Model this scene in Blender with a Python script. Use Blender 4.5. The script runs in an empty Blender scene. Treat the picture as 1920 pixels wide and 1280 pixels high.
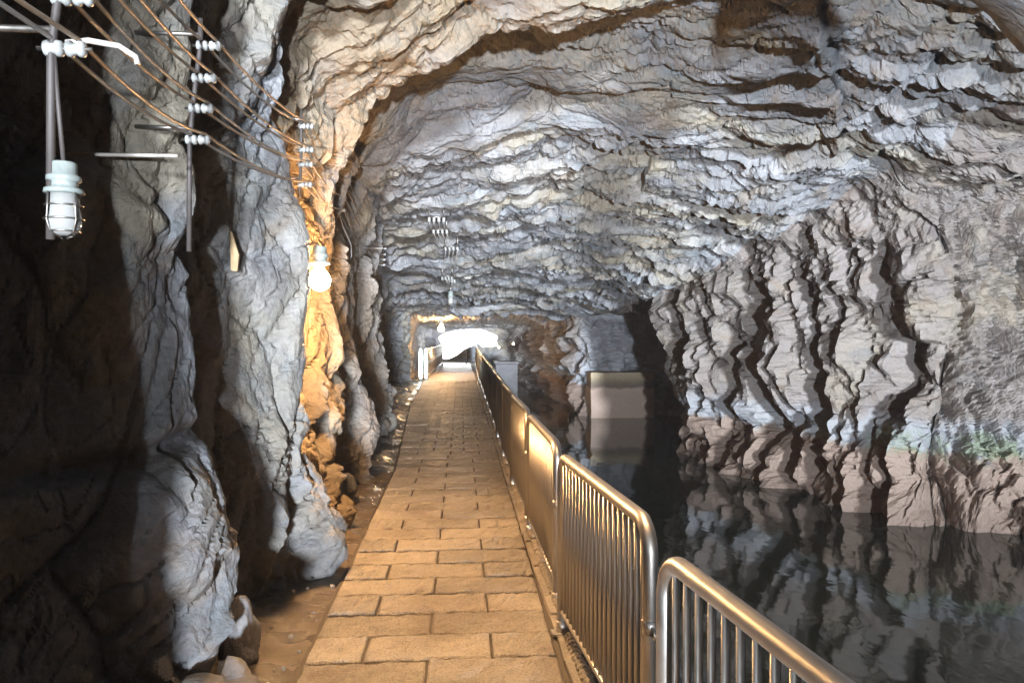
import bpy, bmesh, math, random
import numpy as np
from mathutils import Vector, Matrix
from concurrent.futures import ThreadPoolExecutor
rnd = random.Random(7)
S = bpy.context.scene
COL = S.collection
R = math.radians

# ------------------------------------------------------------------ camera, sky, sun, exposure
cam = bpy.data.cameras.new('camera'); co = bpy.data.objects.new('camera', cam); COL.objects.link(co)
cam.lens = 26.25; cam.sensor_width = 36; cam.clip_start = 0.05; cam.clip_end = 500
co.location = (0, 0, 1.6); co.rotation_euler = (R(90 - 0.74), 0, R(-3.96))
S.camera = co
W = bpy.data.worlds.new('World'); S.world = W; W.use_nodes = True
nt = W.node_tree
sky = nt.nodes.new('ShaderNodeTexSky'); sky.sky_type = 'NISHITA'; sky.sun_disc = False
sky.sun_elevation = R(1.5); sky.sun_rotation = R(180)
nt.links.new(sky.outputs[0], nt.nodes['Background'].inputs[0]); nt.nodes['Background'].inputs[1].default_value = 0.05
sl = bpy.data.lights.new('sun', 'SUN'); sl.energy = 6.0; sl.angle = R(4); sl.color = (0.84, 0.92, 1.0)
so = bpy.data.objects.new('sun', sl); COL.objects.link(so)
so.rotation_euler = Vector((-0.055, 1, 0.0)).to_track_quat('-Z', 'Y').to_euler()
fl = bpy.data.lights.new('floodlight_beam', 'AREA'); fl.shape = 'RECTANGLE'; fl.size = .36; fl.size_y = .36; fl.spread = R(56); fl.energy = 430; fl.color = (.84, .92, 1.)
fo = bpy.data.objects.new('floodlight_beam', fl); COL.objects.link(fo); fo.location = (1.02, -12.0, -.25)
fo.rotation_euler = Vector((1.0, 15, 2.6)).to_track_quat('-Z', 'Y').to_euler()
vs = S.view_settings; vs.view_transform = 'Standard'; vs.look = 'None'; vs.gamma = 1; vs.use_curve_mapping = False
vs.exposure = 1.0
S.cycles.caustics_reflective = False; S.cycles.caustics_refractive = False
S.cycles.max_bounces = 6; S.cycles.diffuse_bounces = 1; S.cycles.glossy_bounces = 4; S.cycles.sample_clamp_indirect = 4

# ------------------------------------------------------------------ object helpers
def link(o, parent=None):
    COL.objects.link(o)
    if parent: o.parent = parent
    return o
def tag(o, label=None, cat=None, group=None, kind=None):
    if label: o['label'] = label
    if cat: o['category'] = cat
    if group: o['group'] = group
    if kind: o['kind'] = kind
    return o
def empty(name, loc=(0, 0, 0), rz=0, label=None, cat=None, group=None):
    o = bpy.data.objects.new(name, None); o.location = loc; o.rotation_euler = (0, 0, rz); o.empty_display_size = .1
    return tag(link(o), label, cat, group)
def mesh_obj(name, me, mat=None, parent=None):
    o = bpy.data.objects.new(name, me)
    if mat and not me.materials: me.materials.append(mat)
    return link(o, parent)
def from_arrays(name, V, F, smooth=True):
    """V (n,3), F (m,4 or 3)"""
    me = bpy.data.meshes.new(name); V = np.asarray(V, np.float32); F = np.asarray(F, np.int32); k = F.shape[1]
    me.vertices.add(len(V)); me.vertices.foreach_set('co', V.ravel())
    me.loops.add(F.size); me.loops.foreach_set('vertex_index', F.ravel())
    me.polygons.add(len(F)); me.polygons.foreach_set('loop_start', np.arange(0, F.size, k, dtype=np.int32))
    me.polygons.foreach_set('loop_total', np.full(len(F), k, np.int32))
    me.polygons.foreach_set('use_smooth', np.full(len(F), smooth, bool))
    me.update(calc_edges=True); return me
def bm_obj(name, bm, mat, parent=None, smooth=True):
    me = bpy.data.meshes.new(name)
    bmesh.ops.recalc_face_normals(bm, faces=bm.faces)
    for f in bm.faces: f.smooth = smooth
    bm.to_mesh(me); bm.free()
    return mesh_obj(name, me, mat, parent)
def add_box(bm, c, s, bevel=0):
    r = bmesh.ops.create_cube(bm, size=1, matrix=Matrix.Translation(c) @ Matrix.Diagonal((*s, 1)))
    if bevel:
        es = list({e for v in r['verts'] for e in v.link_edges})
        bmesh.ops.bevel(bm, geom=es, offset=bevel, segments=2, affect='EDGES', profile=.6)
def add_tube(bm, pts, r, n=10, cap=True):
    pts = [Vector(p) for p in pts]; rings = []; up = None
    rr = r if isinstance(r, (list, tuple)) else [r] * len(pts)
    for i, p in enumerate(pts):
        t = (pts[min(i + 1, len(pts) - 1)] - pts[max(i - 1, 0)]).normalized()
        if up is None:
            up = Vector((0, 0, 1)) if abs(t.z) < .9 else Vector((1, 0, 0))
        a = t.cross(up).normalized(); b = a.cross(t).normalized(); up = b
        rings.append([bm.verts.new(p + rr[i] * (math.cos(2 * math.pi * k / n) * a + math.sin(2 * math.pi * k / n) * b)) for k in range(n)])
    for A, B in zip(rings, rings[1:]):
        for k in range(n): bm.faces.new((A[k], A[(k + 1) % n], B[(k + 1) % n], B[k]))
    if cap:
        bm.faces.new(rings[0][::-1]); bm.faces.new(rings[-1])
def add_lathe(bm, prof, loc=(0, 0, 0), n=20, M=None):
    """profile [(r,z)] spun round local z"""
    M = M or Matrix.Translation(loc); rings = []
    for r, z in prof:
        if r < 1e-5: rings.append([bm.verts.new(M @ Vector((0, 0, z)))])
        else: rings.append([bm.verts.new(M @ Vector((r * math.cos(2 * math.pi * k / n), r * math.sin(2 * math.pi * k / n), z))) for k in range(n)])
    for A, B in zip(rings, rings[1:]):
        for k in range(n):
            q = [A[k % len(A)], A[(k + 1) % len(A)], B[(k + 1) % len(B)], B[k % len(B)]]
            q = list(dict.fromkeys(q))
            if len(q) > 2: bm.faces.new(q)
def copy_tree(o, parent=None):
    c = o.copy(); COL.objects.link(c)
    if parent: c.parent = parent
    for ch in [x for x in o.children]: copy_tree(ch, c)
    return c

# ------------------------------------------------------------------ numpy noise
_rs = np.random.RandomState(11)
PERM = np.concatenate([_rs.permutation(256)] * 3).astype(np.int32)
_g = _rs.normal(size=(256, 3)); GRAD = (_g / np.linalg.norm(_g, axis=1)[:, None]).astype(np.float32)
def _perlin(P):
    I = np.floor(P); F = (P - I).astype(np.float32); I = I.astype(np.int32) & 255
    U = F * F * F * (F * (F * 6 - 15) + 10); out = 0
    for dx in (0, 1):
        ax = PERM[I[:, 0] + dx]; wx = U[:, 0] if dx else 1 - U[:, 0]
        for dy in (0, 1):
            ay = PERM[ax + I[:, 1] + dy]; wy = wx * (U[:, 1] if dy else 1 - U[:, 1])
            for dz in (0, 1):
                g = GRAD[PERM[ay + I[:, 2] + dz]]; wz = wy * (U[:, 2] if dz else 1 - U[:, 2])
                out = out + wz * (g[:, 0] * (F[:, 0] - dx) + g[:, 1] * (F[:, 1] - dy) + g[:, 2] * (F[:, 2] - dz))
    return out.astype(np.float32)
RT = _rs.rand(4096, 7).astype(np.float32)      # table of random numbers per cell
def _cell(Q, seed, tilt, off, k):
    """broken rock: the upper hull of one tilted cap per cell, so chips meet in sharp grooves. returns height, tone, groove distance"""
    I = np.floor(Q).astype(np.int64); n = len(Q)
    v1 = np.full(n, -99., np.float32); v2 = v1.copy(); best = np.zeros(n, np.int32)
    Fr = (Q - I).astype(np.float32)
    for ox in (-1, 0, 1):
        for oy in (-1, 0, 1):
            for oz in (-1, 0, 1):
                h = ((I[:, 0] + ox) * 73856093 ^ (I[:, 1] + oy) * 19349663 ^ (I[:, 2] + oz) * 83492791 ^ seed * 2654435)
                h = ((h ^ (h >> 13)) * 1274126177); h = ((h ^ (h >> 16)) & 4095).astype(np.int32)
                rt = RT[h]
                dx = Fr[:, 0] - ox - .1 - .8 * rt[:, 0]; dy = Fr[:, 1] - oy - .1 - .8 * rt[:, 1]; dz = Fr[:, 2] - oz - .1 - .8 * rt[:, 2]
                v = off * (2 * rt[:, 3] - 1) + tilt * ((2 * rt[:, 4] - 1) * dx + (2 * rt[:, 5] - 1) * dy + (2 * rt[:, 6] - 1) * dz) - k * (.16 * (dx * dx + dy * dy + dz * dz) + (.55 + .6 * rt[:, 0]) * np.abs(dx) + (.55 + .6 * rt[:, 1]) * np.abs(dy) + (.55 + .6 * rt[:, 2]) * np.abs(dz))
                m = v > v1
                v2 = np.where(m, v1, np.maximum(v2, v)); v1 = np.where(m, v, v1); best = np.where(m, h, best)
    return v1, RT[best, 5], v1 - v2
POOL = ThreadPoolExecutor(4)
def par(fn, P, *a):
    ch = np.array_split(P, max(1, len(P) // 30000))
    res = list(POOL.map(lambda c: fn(c, *a), ch))
    if isinstance(res[0], tuple): return tuple(np.concatenate(x) for x in zip(*res))
    return np.concatenate(res)
def perlin(P, s=1., off=0.): return par(_perlin, (P / s + off + 100).astype(np.float32))
def fbm(P, s, octv=3, off=0.):
    o = 0; a = 1.
    for k in range(octv): o = o + a * perlin(P, s, off + 13.7 * k); s *= .5; a *= .5
    return o
NB = np.array([.10, .97, -.16]); NB /= np.linalg.norm(NB)
T1 = np.cross(NB, [0, 0, 1]); T1 /= np.linalg.norm(T1); T2 = np.cross(T1, NB)
BED = np.stack([T1, NB, T2], 1)                # columns: strike, bedding normal, dip
_a = R(24); BED2 = BED @ np.array([[math.cos(_a), -math.sin(_a), 0], [math.sin(_a), math.cos(_a), 0], [0, 0, 1]]) @ np.array([[1, 0, 0], [0, math.cos(_a), -math.sin(_a)], [0, math.sin(_a), math.cos(_a)]])
_b = R(-17); BED3 = BED @ np.array([[math.cos(_b), -math.sin(_b), 0], [math.sin(_b), math.cos(_b), 0], [0, 0, 1]]) @ np.array([[1, 0, 0], [0, math.cos(_b), -math.sin(_b)], [0, math.sin(_b), math.cos(_b)]])
def facets(P, scale, seed, tilt=1.1, off=.35, crack=.09, rot=BED, k=1.5):
    Q = (P @ rot) / np.asarray(scale)
    h, tn, g = par(_cell, Q, seed, tilt, off, k)
    return h - h.mean(), tn, np.clip(1 - g / crack, 0, 1)
def ledges(P, period, off):
    """bedding planes breaking the surface as shallow ramps with a sharp drop"""
    u = (P @ NB) / period + .55 * perlin(P, period * 2.6, off) + .22 * perlin(P, period * .8, off + 4)
    a = np.clip(1.6 * perlin(P, period * 2.2, off + 9) + .35, 0, 1); f = u - np.floor(u)
    return (a * np.where(f < .88, f / .88, (1 - f) / .12) - .5 * a).astype(np.float32)

# ------------------------------------------------------------------ materials
def mat(name):
    m = bpy.data.materials.new(name); m.use_nodes = True
    return m, m.node_tree, m.node_tree.nodes['Principled BSDF']
def N(t, kind, **kw):
    n = t.nodes.new('ShaderNode' + kind)
    for k, v in kw.items(): setattr(n, k, v)
    return n
def L(t, a, b): t.links.new(a, b)
def noise(t, vec, scale, detail=4, rough=.55, dist=0):
    n = N(t, 'TexNoise'); n.inputs['Scale'].default_value = scale; n.inputs['Detail'].default_value = detail
    n.inputs['Roughness'].default_value = rough; n.inputs['Distortion'].default_value = dist
    if vec: L(t, vec, n.inputs['Vector'])
    return n.outputs['Fac']
def ramp(t, fac, stops):
    r = N(t, 'ValToRGB'); e = r.color_ramp.elements
    while len(e) < len(stops): e.new(.5)
    for k, (p, c) in enumerate(stops):
        e[k].position = p; e[k].color = (c, c, c, 1) if isinstance(c, (int, float)) else (*c, 1)
    L(t, fac, r.inputs[0]); return r.outputs[0]
def mix(t, fac, a, b, mode='MIX'):
    m = N(t, 'Mix', data_type='RGBA', blend_type=mode)
    for sock, v in ((m.inputs['Factor'], fac), (m.inputs['A'], a), (m.inputs['B'], b)):
        if hasattr(v, 'links'): L(t, v, sock)
        else: sock.default_value = v if isinstance(v, (int, float)) else (*v, 1)
    return m.outputs['Result']
def math_(t, op, a, b=0., clamp=False):
    m = N(t, 'Math', operation=op, use_clamp=clamp)
    for k, v in enumerate((a, b)):
        if hasattr(v, 'links'): L(t, v, m.inputs[k])
        else: m.inputs[k].default_value = v
    return m.outputs[0]
def bump(t, p, h, strength, dist):
    b = N(t, 'Bump'); b.inputs['Strength'].default_value = strength; b.inputs['Distance'].default_value = dist
    L(t, h, b.inputs['Height']); L(t, b.outputs[0], p.inputs['Normal'])
def simple(name, col, rough=.5, metal=0., var=0., scale=8., bmp=0., **kw):
    m, t, p = mat(name)
    p.inputs['Roughness'].default_value = rough; p.inputs['Metallic'].default_value = metal
    for k, v in kw.items(): p.inputs[k].default_value = v
    tc = N(t, 'TexCoord').outputs['Object']
    nz = noise(t, tc, scale, 5)
    c = mix(t, nz, tuple(x * (1 - var) for x in col), tuple(min(1, x * (1 + var)) for x in col))
    L(t, c, p.inputs['Base Color'])
    L(t, math_(t, 'ADD', math_(t, 'MULTIPLY', nz, .25), rough - .12, True), p.inputs['Roughness'])
    if bmp: bump(t, p, noise(t, tc, scale * 4, 4), .6, bmp)
    return m
def rock_material(name, tide=False, warm=0.):
    m, t, p = mat(name)
    geo = N(t, 'NewGeometry'); pos = geo.outputs['Position']
    tone = N(t, 'Attribute', attribute_name='tone').outputs['Fac']
    mp = N(t, 'Mapping'); mp.inputs['Scale'].default_value = (.45, 1.5, .6); mp.inputs['Rotation'].default_value = (R(-10), 0, R(-6)); L(t, pos, mp.inputs['Vector'])
    big = noise(t, mp.outputs[0], .9, 6, .6, .6); mid = noise(t, mp.outputs[0], 3.2, 6, .6, .4); fine = noise(t, pos, 26, 6, .65)
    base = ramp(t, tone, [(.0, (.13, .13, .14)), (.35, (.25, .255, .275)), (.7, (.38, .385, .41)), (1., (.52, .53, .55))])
    base = mix(t, ramp(t, big, [(.46, 0.), (.64, .65)]), base, (.41, .35, .24))
    base = mix(t, ramp(t, mid, [(.52, 0.), (.70, .7)]), base, (.20, .24, .27))
    base = mix(t, ramp(t, noise(t, pos, 1.7, 5, .6, 1.), [(.56, 0.), (.68, .5)]), base, (.30, .22, .15))
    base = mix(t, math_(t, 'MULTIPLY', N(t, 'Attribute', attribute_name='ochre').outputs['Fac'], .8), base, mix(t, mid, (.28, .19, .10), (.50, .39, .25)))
    base = mix(t, .55, base, ramp(t, fine, [(.25, .35), (.5, .8), (.75, 1.2)]), 'MULTIPLY')
    if tide:
        base = mix(t, ramp(t, big, [(.30, .75), (.60, .3)]), base, (.26, .205, .165))
        sep = N(t, 'SeparateXYZ'); L(t, pos, sep.inputs[0])
        zz = math_(t, 'ADD', sep.outputs[2], math_(t, 'MULTIPLY', math_(t, 'SUBTRACT', noise(t, pos, 2.4, 7, .65), .5), .62))
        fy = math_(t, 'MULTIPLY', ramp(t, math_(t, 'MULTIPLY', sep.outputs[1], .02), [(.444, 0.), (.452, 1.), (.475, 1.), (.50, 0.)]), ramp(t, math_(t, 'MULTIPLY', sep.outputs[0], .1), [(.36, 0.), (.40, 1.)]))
        base = mix(t, math_(t, 'MULTIPLY', fy, .8), base, mix(t, mid, (.52, .55, .60), (.78, .84, .95)))  # face above the concrete block painted paler, as if more light reached it
        pale = ramp(t, math_(t, 'ADD', zz, .5), [(.42, 0.), (.52, .6), (.78, .5), (.98, 0.)])
        base = mix(t, pale, base, (.36, .41, .47))
        brown = mix(t, fine, (.19, .135, .105), (.37, .285, .235))
        base = mix(t, ramp(t, math_(t, 'ADD', zz, .5), [(.38, 1.), (.46, 0.)]), base, brown)
        # green algae near the lit recess only
        g = math_(t, 'MULTIPLY', ramp(t, math_(t, 'MULTIPLY', sep.outputs[0], .1), [(.56, 0.), (.62, 1.)]),
                  ramp(t, math_(t, 'ADD', zz, .5), [(.36, 0.), (.44, 1.), (.62, 1.), (.75, 0.)]))
        g = math_(t, 'MULTIPLY', g, ramp(t, noise(t, pos, 2.2, 4), [(.42, 0.), (.55, 1.)]))
        base = mix(t, math_(t, 'MULTIPLY', g, .6), base, (.20, .27, .13))
    base = mix(t, 1., base, (.53, .52, .52) if tide else (.62, .62, .62), 'MULTIPLY')
    L(t, base, p.inputs['Base Color'])
    L(t, ramp(t, mid, [(.3, .5), (.7, .8)]), p.inputs['Roughness'])
    p.inputs['Specular IOR Level'].default_value = .35
    vo = N(t, 'TexVoronoi', feature='DISTANCE_TO_EDGE'); vo.inputs['Scale'].default_value = 5.; wv = N(t, 'MixRGB'); wv.inputs[0].default_value = .04
    nn = N(t, 'TexNoise'); nn.inputs['Scale'].default_value = 5; L(t, pos, nn.inputs['Vector']); L(t, mp.outputs[0], wv.inputs[1]); L(t, nn.outputs['Color'], wv.inputs[2]); L(t, wv.outputs[0], vo.inputs['Vector'])
    h = math_(t, 'ADD', math_(t, 'MULTIPLY', ramp(t, vo.outputs['Distance'], [(0., 0.), (.06, 1.)]), .16), math_(t, 'ADD', noise(t, pos, 22, 8, .68), math_(t, 'MULTIPLY', noise(t, mp.outputs[0], 14, 6, .6, .5), 1.2)))
    bump(t, p, h, .75, .03)
    return m
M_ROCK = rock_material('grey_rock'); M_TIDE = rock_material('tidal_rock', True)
M_PAVER = None
def stone_material(name, a, b, sc=9.):
    m, t, p = mat(name); pos = N(t, 'NewGeometry').outputs['Position']
    inf = N(t, 'ObjectInfo').outputs['Random']
    n1 = noise(t, pos, sc, 8, .65); n2 = noise(t, pos, sc * 9, 6, .7)
    c = mix(t, ramp(t, n1, [(.3, 0.), (.7, 1.)]), a, b)
    c = mix(t, .75, c, ramp(t, n2, [(.32, .4), (.52, 1.), (.75, 1.25)]), 'MULTIPLY')
    c = mix(t, .8, c, ramp(t, noise(t, pos, 1.3, 6, .65, .5), [(.36, (.66, .61, .56)), (.5, 1.), (.64, 1.12)]), 'MULTIPLY')
    c = mix(t, 1., c, ramp(t, inf, [(0., .78), (1., 1.15)]), 'MULTIPLY')
    L(t, c, p.inputs['Base Color']); L(t, ramp(t, n1, [(.3, .34), (.7, .62)]), p.inputs['Roughness'])
    bump(t, p, math_(t, 'ADD', n1, math_(t, 'MULTIPLY', n2, .6)), 1., .03)
    return m
M_PAVER = stone_material('granite_paver', (.42, .38, .32), (.60, .55, .47))
M_KERB = stone_material('kerb_stone', (.42, .38, .32), (.56, .51, .44))
M_CONC = stone_material('concrete', (.26, .24, .22), (.36, .34, .31), 3.)
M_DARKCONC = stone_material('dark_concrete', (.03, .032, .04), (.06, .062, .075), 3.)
M_BED = simple('mortar_bed', (.10, .085, .07), .85, var=.4, bmp=.01)
M_STEEL = simple('stainless_steel', (.52, .50, .47), .42, 1., var=.12, scale=14)
M_DARKSTEEL = simple('dull_steel', (.30, .28, .26), .45, 1., var=.3, scale=20)
M_PORC = simple('white_porcelain', (.31, .315, .31), .35, var=.3, scale=20)
M_COPPER = simple('bare_copper_wire', (.46, .35, .25), .45, .3, var=.25, scale=30)
M_GREYWIRE = simple('grey_cable', (.38, .35, .32), .5, var=.25, scale=30)
M_PIPE = simple('grey_painted_pipe', (.05, .042, .04), .6, var=.3, scale=20)
M_LAMPCAP = simple('grey_green_enamel', (.20, .225, .215), .5, var=.45, scale=30)
M_JAR = simple('frosted_lamp_glass', (.36, .36, .35), .12, var=.05, **{'Transmission Weight': .35, 'IOR': 1.45})
M_WHITE = simple('white_paint', (.62, .63, .64), .35, var=.04)
M_WOOD = simple('splintered_wood', (.42, .30, .17), .8, var=.4, scale=24, bmp=.004)
def emitter(name, col, s):
    m, t, p = mat(name); t.nodes.remove(p); e = N(t, 'Emission'); e.inputs[0].default_value = (*col, 1); e.inputs[1].default_value = s
    L(t, e.outputs[0], t.nodes['Material Output'].inputs['Surface']); return m
M_BULB = emitter('lit_bulb', (1., .56, .24), 850.)
M_BULBFAR = emitter('lit_bulb_distant', (1., .58, .25), 620.)
M_BULBNEAR = emitter('lit_bulb_pendant', (1., .60, .29), 3300.)
M_BULBTINY = emitter('lit_bulb_tiny', (1., .62, .3), 60.)
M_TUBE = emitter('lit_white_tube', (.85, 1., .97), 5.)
M_SKY = emitter('bright_overcast_sky', (.95, .98, 1.), 12.)
# wet earth
m, t, p = mat('wet_earth'); M_EARTH = m
pos = N(t, 'NewGeometry').outputs['Position']; n1 = noise(t, pos, 4, 8, .65); n2 = noise(t, pos, 40, 6, .7)
L(t, mix(t, n1, (.085, .068, .05), (.19, .155, .115)), p.inputs['Base Color'])
L(t, ramp(t, noise(t, pos, 2.3, 4), [(.45, .16), (.62, .7)]), p.inputs['Roughness'])
bump(t, p, math_(t, 'ADD', n1, math_(t, 'MULTIPLY', n2, .35)), .8, .03)
# still dark water
m, t, p = mat('dark_water'); M_WATER = m
p.inputs['Base Color'].default_value = (.034, .044, .034, 1); p.inputs['Roughness'].default_value = .05; p.inputs['IOR'].default_value = 1.36
pos = N(t, 'NewGeometry').outputs['Position']; mp = N(t, 'Mapping'); mp.inputs['Scale'].default_value = (1., .55, 1.); L(t, pos, mp.inputs[0])
bump(t, p, noise(t, mp.outputs[0], 2.2, 3, .5, .4), .13, .05)

# ------------------------------------------------------------------ rock shell of the tunnel: three sheets sharing one set of cross sections
LV = np.array([-.3, .5, 1.2, 2.0, 2.8])
def c5(v): return [v] * 5
LEFT = [(-14, c5(-1.9), (-1.6, 4.2)), (-1., [-1.6, -1.6, -1.65, -1.65, -1.65], (-1.45, 4.)), (-.2, [-1.18, -1.20, -1.17, -1.27, -1.24], (-1.24, 4.)),
 (1.95, [-1.18, -1.20, -1.17, -1.27, -1.24], (-1.30, 4.)), (2.1, [-1.9, -2.2, -2.4, -2.4, -2.4], (-2.1, 4.)), (2.95, [-1.9, -2.1, -2.4, -2.4, -2.4], (-2.1, 4.)),
 (3.26, [-1.45, -1.55, -1.9, -1.85, -1.85], (-1.6, 4.)), (3.4, [-1.2, -1.22, -1.45, -1.42, -1.42], (-1.35, 4.)), (3.75, [-1.17, -1.19, -1.27, -1.28, -1.28], (-1.2, 4.)),
 (3.84, [-1.3, -1.3, -1.35, -1.4, -1.4], (-1.3, 4.)), (3.92, [-1.7, -2.2, -2.6, -2.6, -2.6], (-2.3, 4.)), (4.25, [-1.55, -1.9, -2.5, -2.5, -2.5], (-2.1, 4.)),
 (4.45, [-1.3, -1.4, -1.55, -1.55, -1.6], (-1.5, 4.)), (4.65, [-1.18, -1.25, -1.36, -1.36, -1.42], (-1.35, 4.)), (5.15, [-.86, -.91, -1.02, -1.05, -1.13], (-1.12, 3.9)),
 (5.25, [-.93, -1.02, -1.2, -1.2, -1.3], (-1.2, 3.9)), (5.42, [-1.15, -1.3, -1.5, -1.5, -1.45], (-1.2, 3.9)), (5.9, [-1.17, -1.3, -1.45, -1.4, -1.4], (-1.15, 3.8)),
 (6.3, [-1.15, -1.25, -1.28, -1.22, -1.28], (-1.05, 3.6)), (6.85, [-1.12, -1.18, -1.16, -1.08, -1.1], (-.80, 3.5)), (7., [-1.2, -1.25, -1.35, -1.3, -1.3], (-1.1, 3.8)),
 (7.3, [-1.25, -1.35, -1.5, -1.5, -1.5], (-1.4, 4.1)), (7.8, [-1.05, -1.1, -1.25, -1.35, -1.4], (-1.4, 4.0)), (8.2, [-.98, -1., -1.15, -1.3, -1.35], (-1.35, 3.5)),
 (8.45, [-1.2, -1.25, -1.35, -1.4, -1.45], (-1.4, 3.6)), (10, [-1.35, -1.4, -1.45, -1.45, -1.5], (-1.35, 3.6)), (12.4, [-1.28, -1.28, -1.35, -1.4, -1.45], (-1.3, 3.25)),
 (12.8, [-1.5, -1.5, -1.6, -1.6, -1.6], (-1.45, 3.2)), (18, c5(-2.), (-1.7, 2.6)), (22.8, c5(-2.4), (-2., 2.35)), (23.3, c5(-1.5), (-1.5, 2.35)),
 (24, [-1.32, -1.3, -1.3, -1.3, -1.4], (-1.35, 2.3)), (24.4, c5(-1.9), (-1.9, 2.2)), (30, c5(-1.9), (-1.8, 2.)), (41, c5(-1.9), (-1.7, 1.8))]
CEIL = [(-14, (.5, 4.6), (3, 4.8), (5.5, 4.6), (9, 4.2)), (-2, (.5, 4.6), (2.1, 4.7), (3.3, 4.8), (5., 4.6)), (4.4, (.5, 4.6), (2.1, 4.7), (3.3, 4.8), (5., 4.6)),
 (5.5, (.5, 4.7), (2.2, 4.9), (3.8, 4.9), (6, 4.6)), (6.85, (.1, 4.15), (2, 4.75), (3.9, 4.7), (6.2, 4.4)), (7.1, (0, 5.3), (2.1, 4.9), (3.9, 4.6), (6, 4.3)),
 (8, (0, 5.1), (2.1, 4.65), (3.9, 4.3), (5.9, 4.)), (8.7, (0, 4.4), (2.1, 4.45), (3.9, 4.2), (5.8, 3.85)), (9.6, (-.1, 4.), (2, 4.2), (3.9, 4.), (5.7, 3.65)), (12, (-.1, 3.45), (1.8, 3.65), (3.5, 3.5), (5.1, 3.15)),
 (15, (0, 2.95), (1.6, 3.1), (3., 2.95), (4.35, 2.5)), (20, (0, 2.5), (1.5, 2.6), (2.9, 2.5), (4., 2.25)), (23, (0, 2.3), (1.4, 2.4), (2.6, 2.35), (3.6, 2.1)),
 (30, (-.2, 2.05), (1.2, 2.1), (2.2, 2.05), (3., 1.9)), (41, (-.5, 1.85), (.8, 1.9), (1.9, 1.85), (2.5, 1.75))]
OPEN = ((8., 4.4), (11, 4.2), (11.5, 1.), (11.5, -.3), (11, -2.2))
RIGHT = [(-14, (11, 3.4), (12, 2.6), (12, 1.), (12, -.3), (12, -2.2)), (-2,) + OPEN, (4.4,) + OPEN, (6., (8.5, 4.2), (11, 3.6), (11.5, 1.), (11.5, -.3), (11, -2.2)),
 (8.4, (9, 3.5), (11, 2.3), (11.5, .8), (11, -.3), (11, -2.2)), (8.7, (9, 3.4), (11, 2.2), (9.5, .4), (7.2, -.4), (6.8, -2.2)), (9.25, (9.3, 3.3), (11, 2.2), (8.4, .5), (6.8, -.4), (6.5, -2.2)),
 (9.65, (6.4, 2.9), (6.65, 2.), (6.4, .7), (6.1, -.4), (6., -2.2)), (12, (5.3, 2.5), (5.4, 1.8), (5.4, .6), (5.45, -.5), (5.3, -2.2)),
 (14, (4.7, 2.3), (4.75, 1.6), (4.85, .6), (4.95, -.5), (4.8, -2.2)), (16, (4.3, 2.1), (4.4, 1.5), (4.5, .6), (4.6, -.5), (4.5, -2.2)),
 (16.15, (9, 2.2), (12, 1.5), (12, .6), (12, -.5), (12, -2.2)), (22.7, (9, 2.2), (12, 1.5), (12, .6), (12, -.5), (12, -2.2)),
 (23., (3.7, 1.75), (3.75, 1.4), (3.85, .5), (3.95, -.5), (3.9, -2.2)), (33, (3.1, 1.6), (3.2, 1.2), (3.25, .4), (3.3, -.5), (3.3, -2.2)), (41, (2.6, 1.4), (2.7, 1.), (2.7, .4), (2.7, -.5), (2.7, -2.2))]
def table(rows): return np.array([r[0] for r in rows], float), np.array([r[1] for r in rows], float)
_l = []
for d, xs, (sx, sz) in LEFT:
    k = min(1., sz / 3.5); _l.append((d, [(x, z * k if z > 0 else z) for x, z in zip(xs, LV)] + [(sx, sz)]))
TABS = [table(_l), table([(r[0], r[1:]) for r in CEIL]), table([(r[0], r[1:]) for r in RIGHT])]
def sections(d):
    """control polygons (n, 15, 2) at the distances d"""
    out = []
    for td, tp in TABS:
        q = np.empty((len(d),) + tp.shape[1:])
        for j in range(tp.shape[1]):
            for c in (0, 1): q[:, j, c] = np.interp(d, td, tp[:, j, c])
        out.append(q)
    return np.concatenate(out, 1)
def project(P):
    a = R(3.96); x = P[..., 0] * math.cos(a) - P[..., 1] * math.sin(a); y = np.maximum(.7, P[..., 0] * math.sin(a) + P[..., 1] * math.cos(a))
    return np.stack([x / y, (P[..., 2] - 1.6) / y], -1)
def rows(M, d0=1., d1=41.):
    d = np.arange(d0, d1, .004); c = sections(d)
    P = np.stack([c[..., 0], np.repeat(d[:, None], c.shape[1], 1), c[..., 1]], -1)
    s = project(P); vis = (np.abs(s[..., 0]) < 1.2)
    step = np.linalg.norm(np.diff(s, axis=0), axis=-1); st3 = np.linalg.norm(np.diff(P, axis=0), axis=-1) / np.linalg.norm(P[:-1], axis=-1)
    cost = np.sort(np.where(vis[:-1], step, step * .1), axis=1)[:, -3:].mean(1) + .22 * np.minimum(st3.max(1), .05)
    cum = np.concatenate([[0], np.cumsum(cost)]); return np.interp(np.linspace(0, cum[-1], M), cum, d)
D = np.concatenate([np.linspace(-14, 0, 30, endpoint=False), np.linspace(0, 1., 24, endpoint=False), rows(1250)])
SUB = [12, 50, 60, 60, 60, 50,   70, 110, 100, 90,   70, 70, 80, 80, 24]        # how finely each side of the section is cut (after the 1st point)
SUB = SUB[1:]
C = sections(D)
tt = np.concatenate([np.arange(n) / n + k for k, n in enumerate(SUB)] + [[len(SUB)]])
k0 = np.minimum(tt.astype(int), len(SUB) - 1); fr = tt - k0
base = C[:, k0] * (1 - fr)[None, :, None] + C[:, k0 + 1] * fr[None, :, None]
B = np.stack([base[..., 0], np.repeat(D[:, None], len(tt), 1), base[..., 1]], -1)
def smooth_ax(A, ax, k):
    w = np.hanning(2 * k + 3)[1:-1]; w /= w.sum(); P_ = np.pad(A, [(k, k) if i == ax else (0, 0) for i in range(A.ndim)], 'edge')
    out = 0
    for i, wi in enumerate(w): out = out + wi * np.take(P_, np.arange(i, i + A.shape[ax]), axis=ax)
    return out
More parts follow.
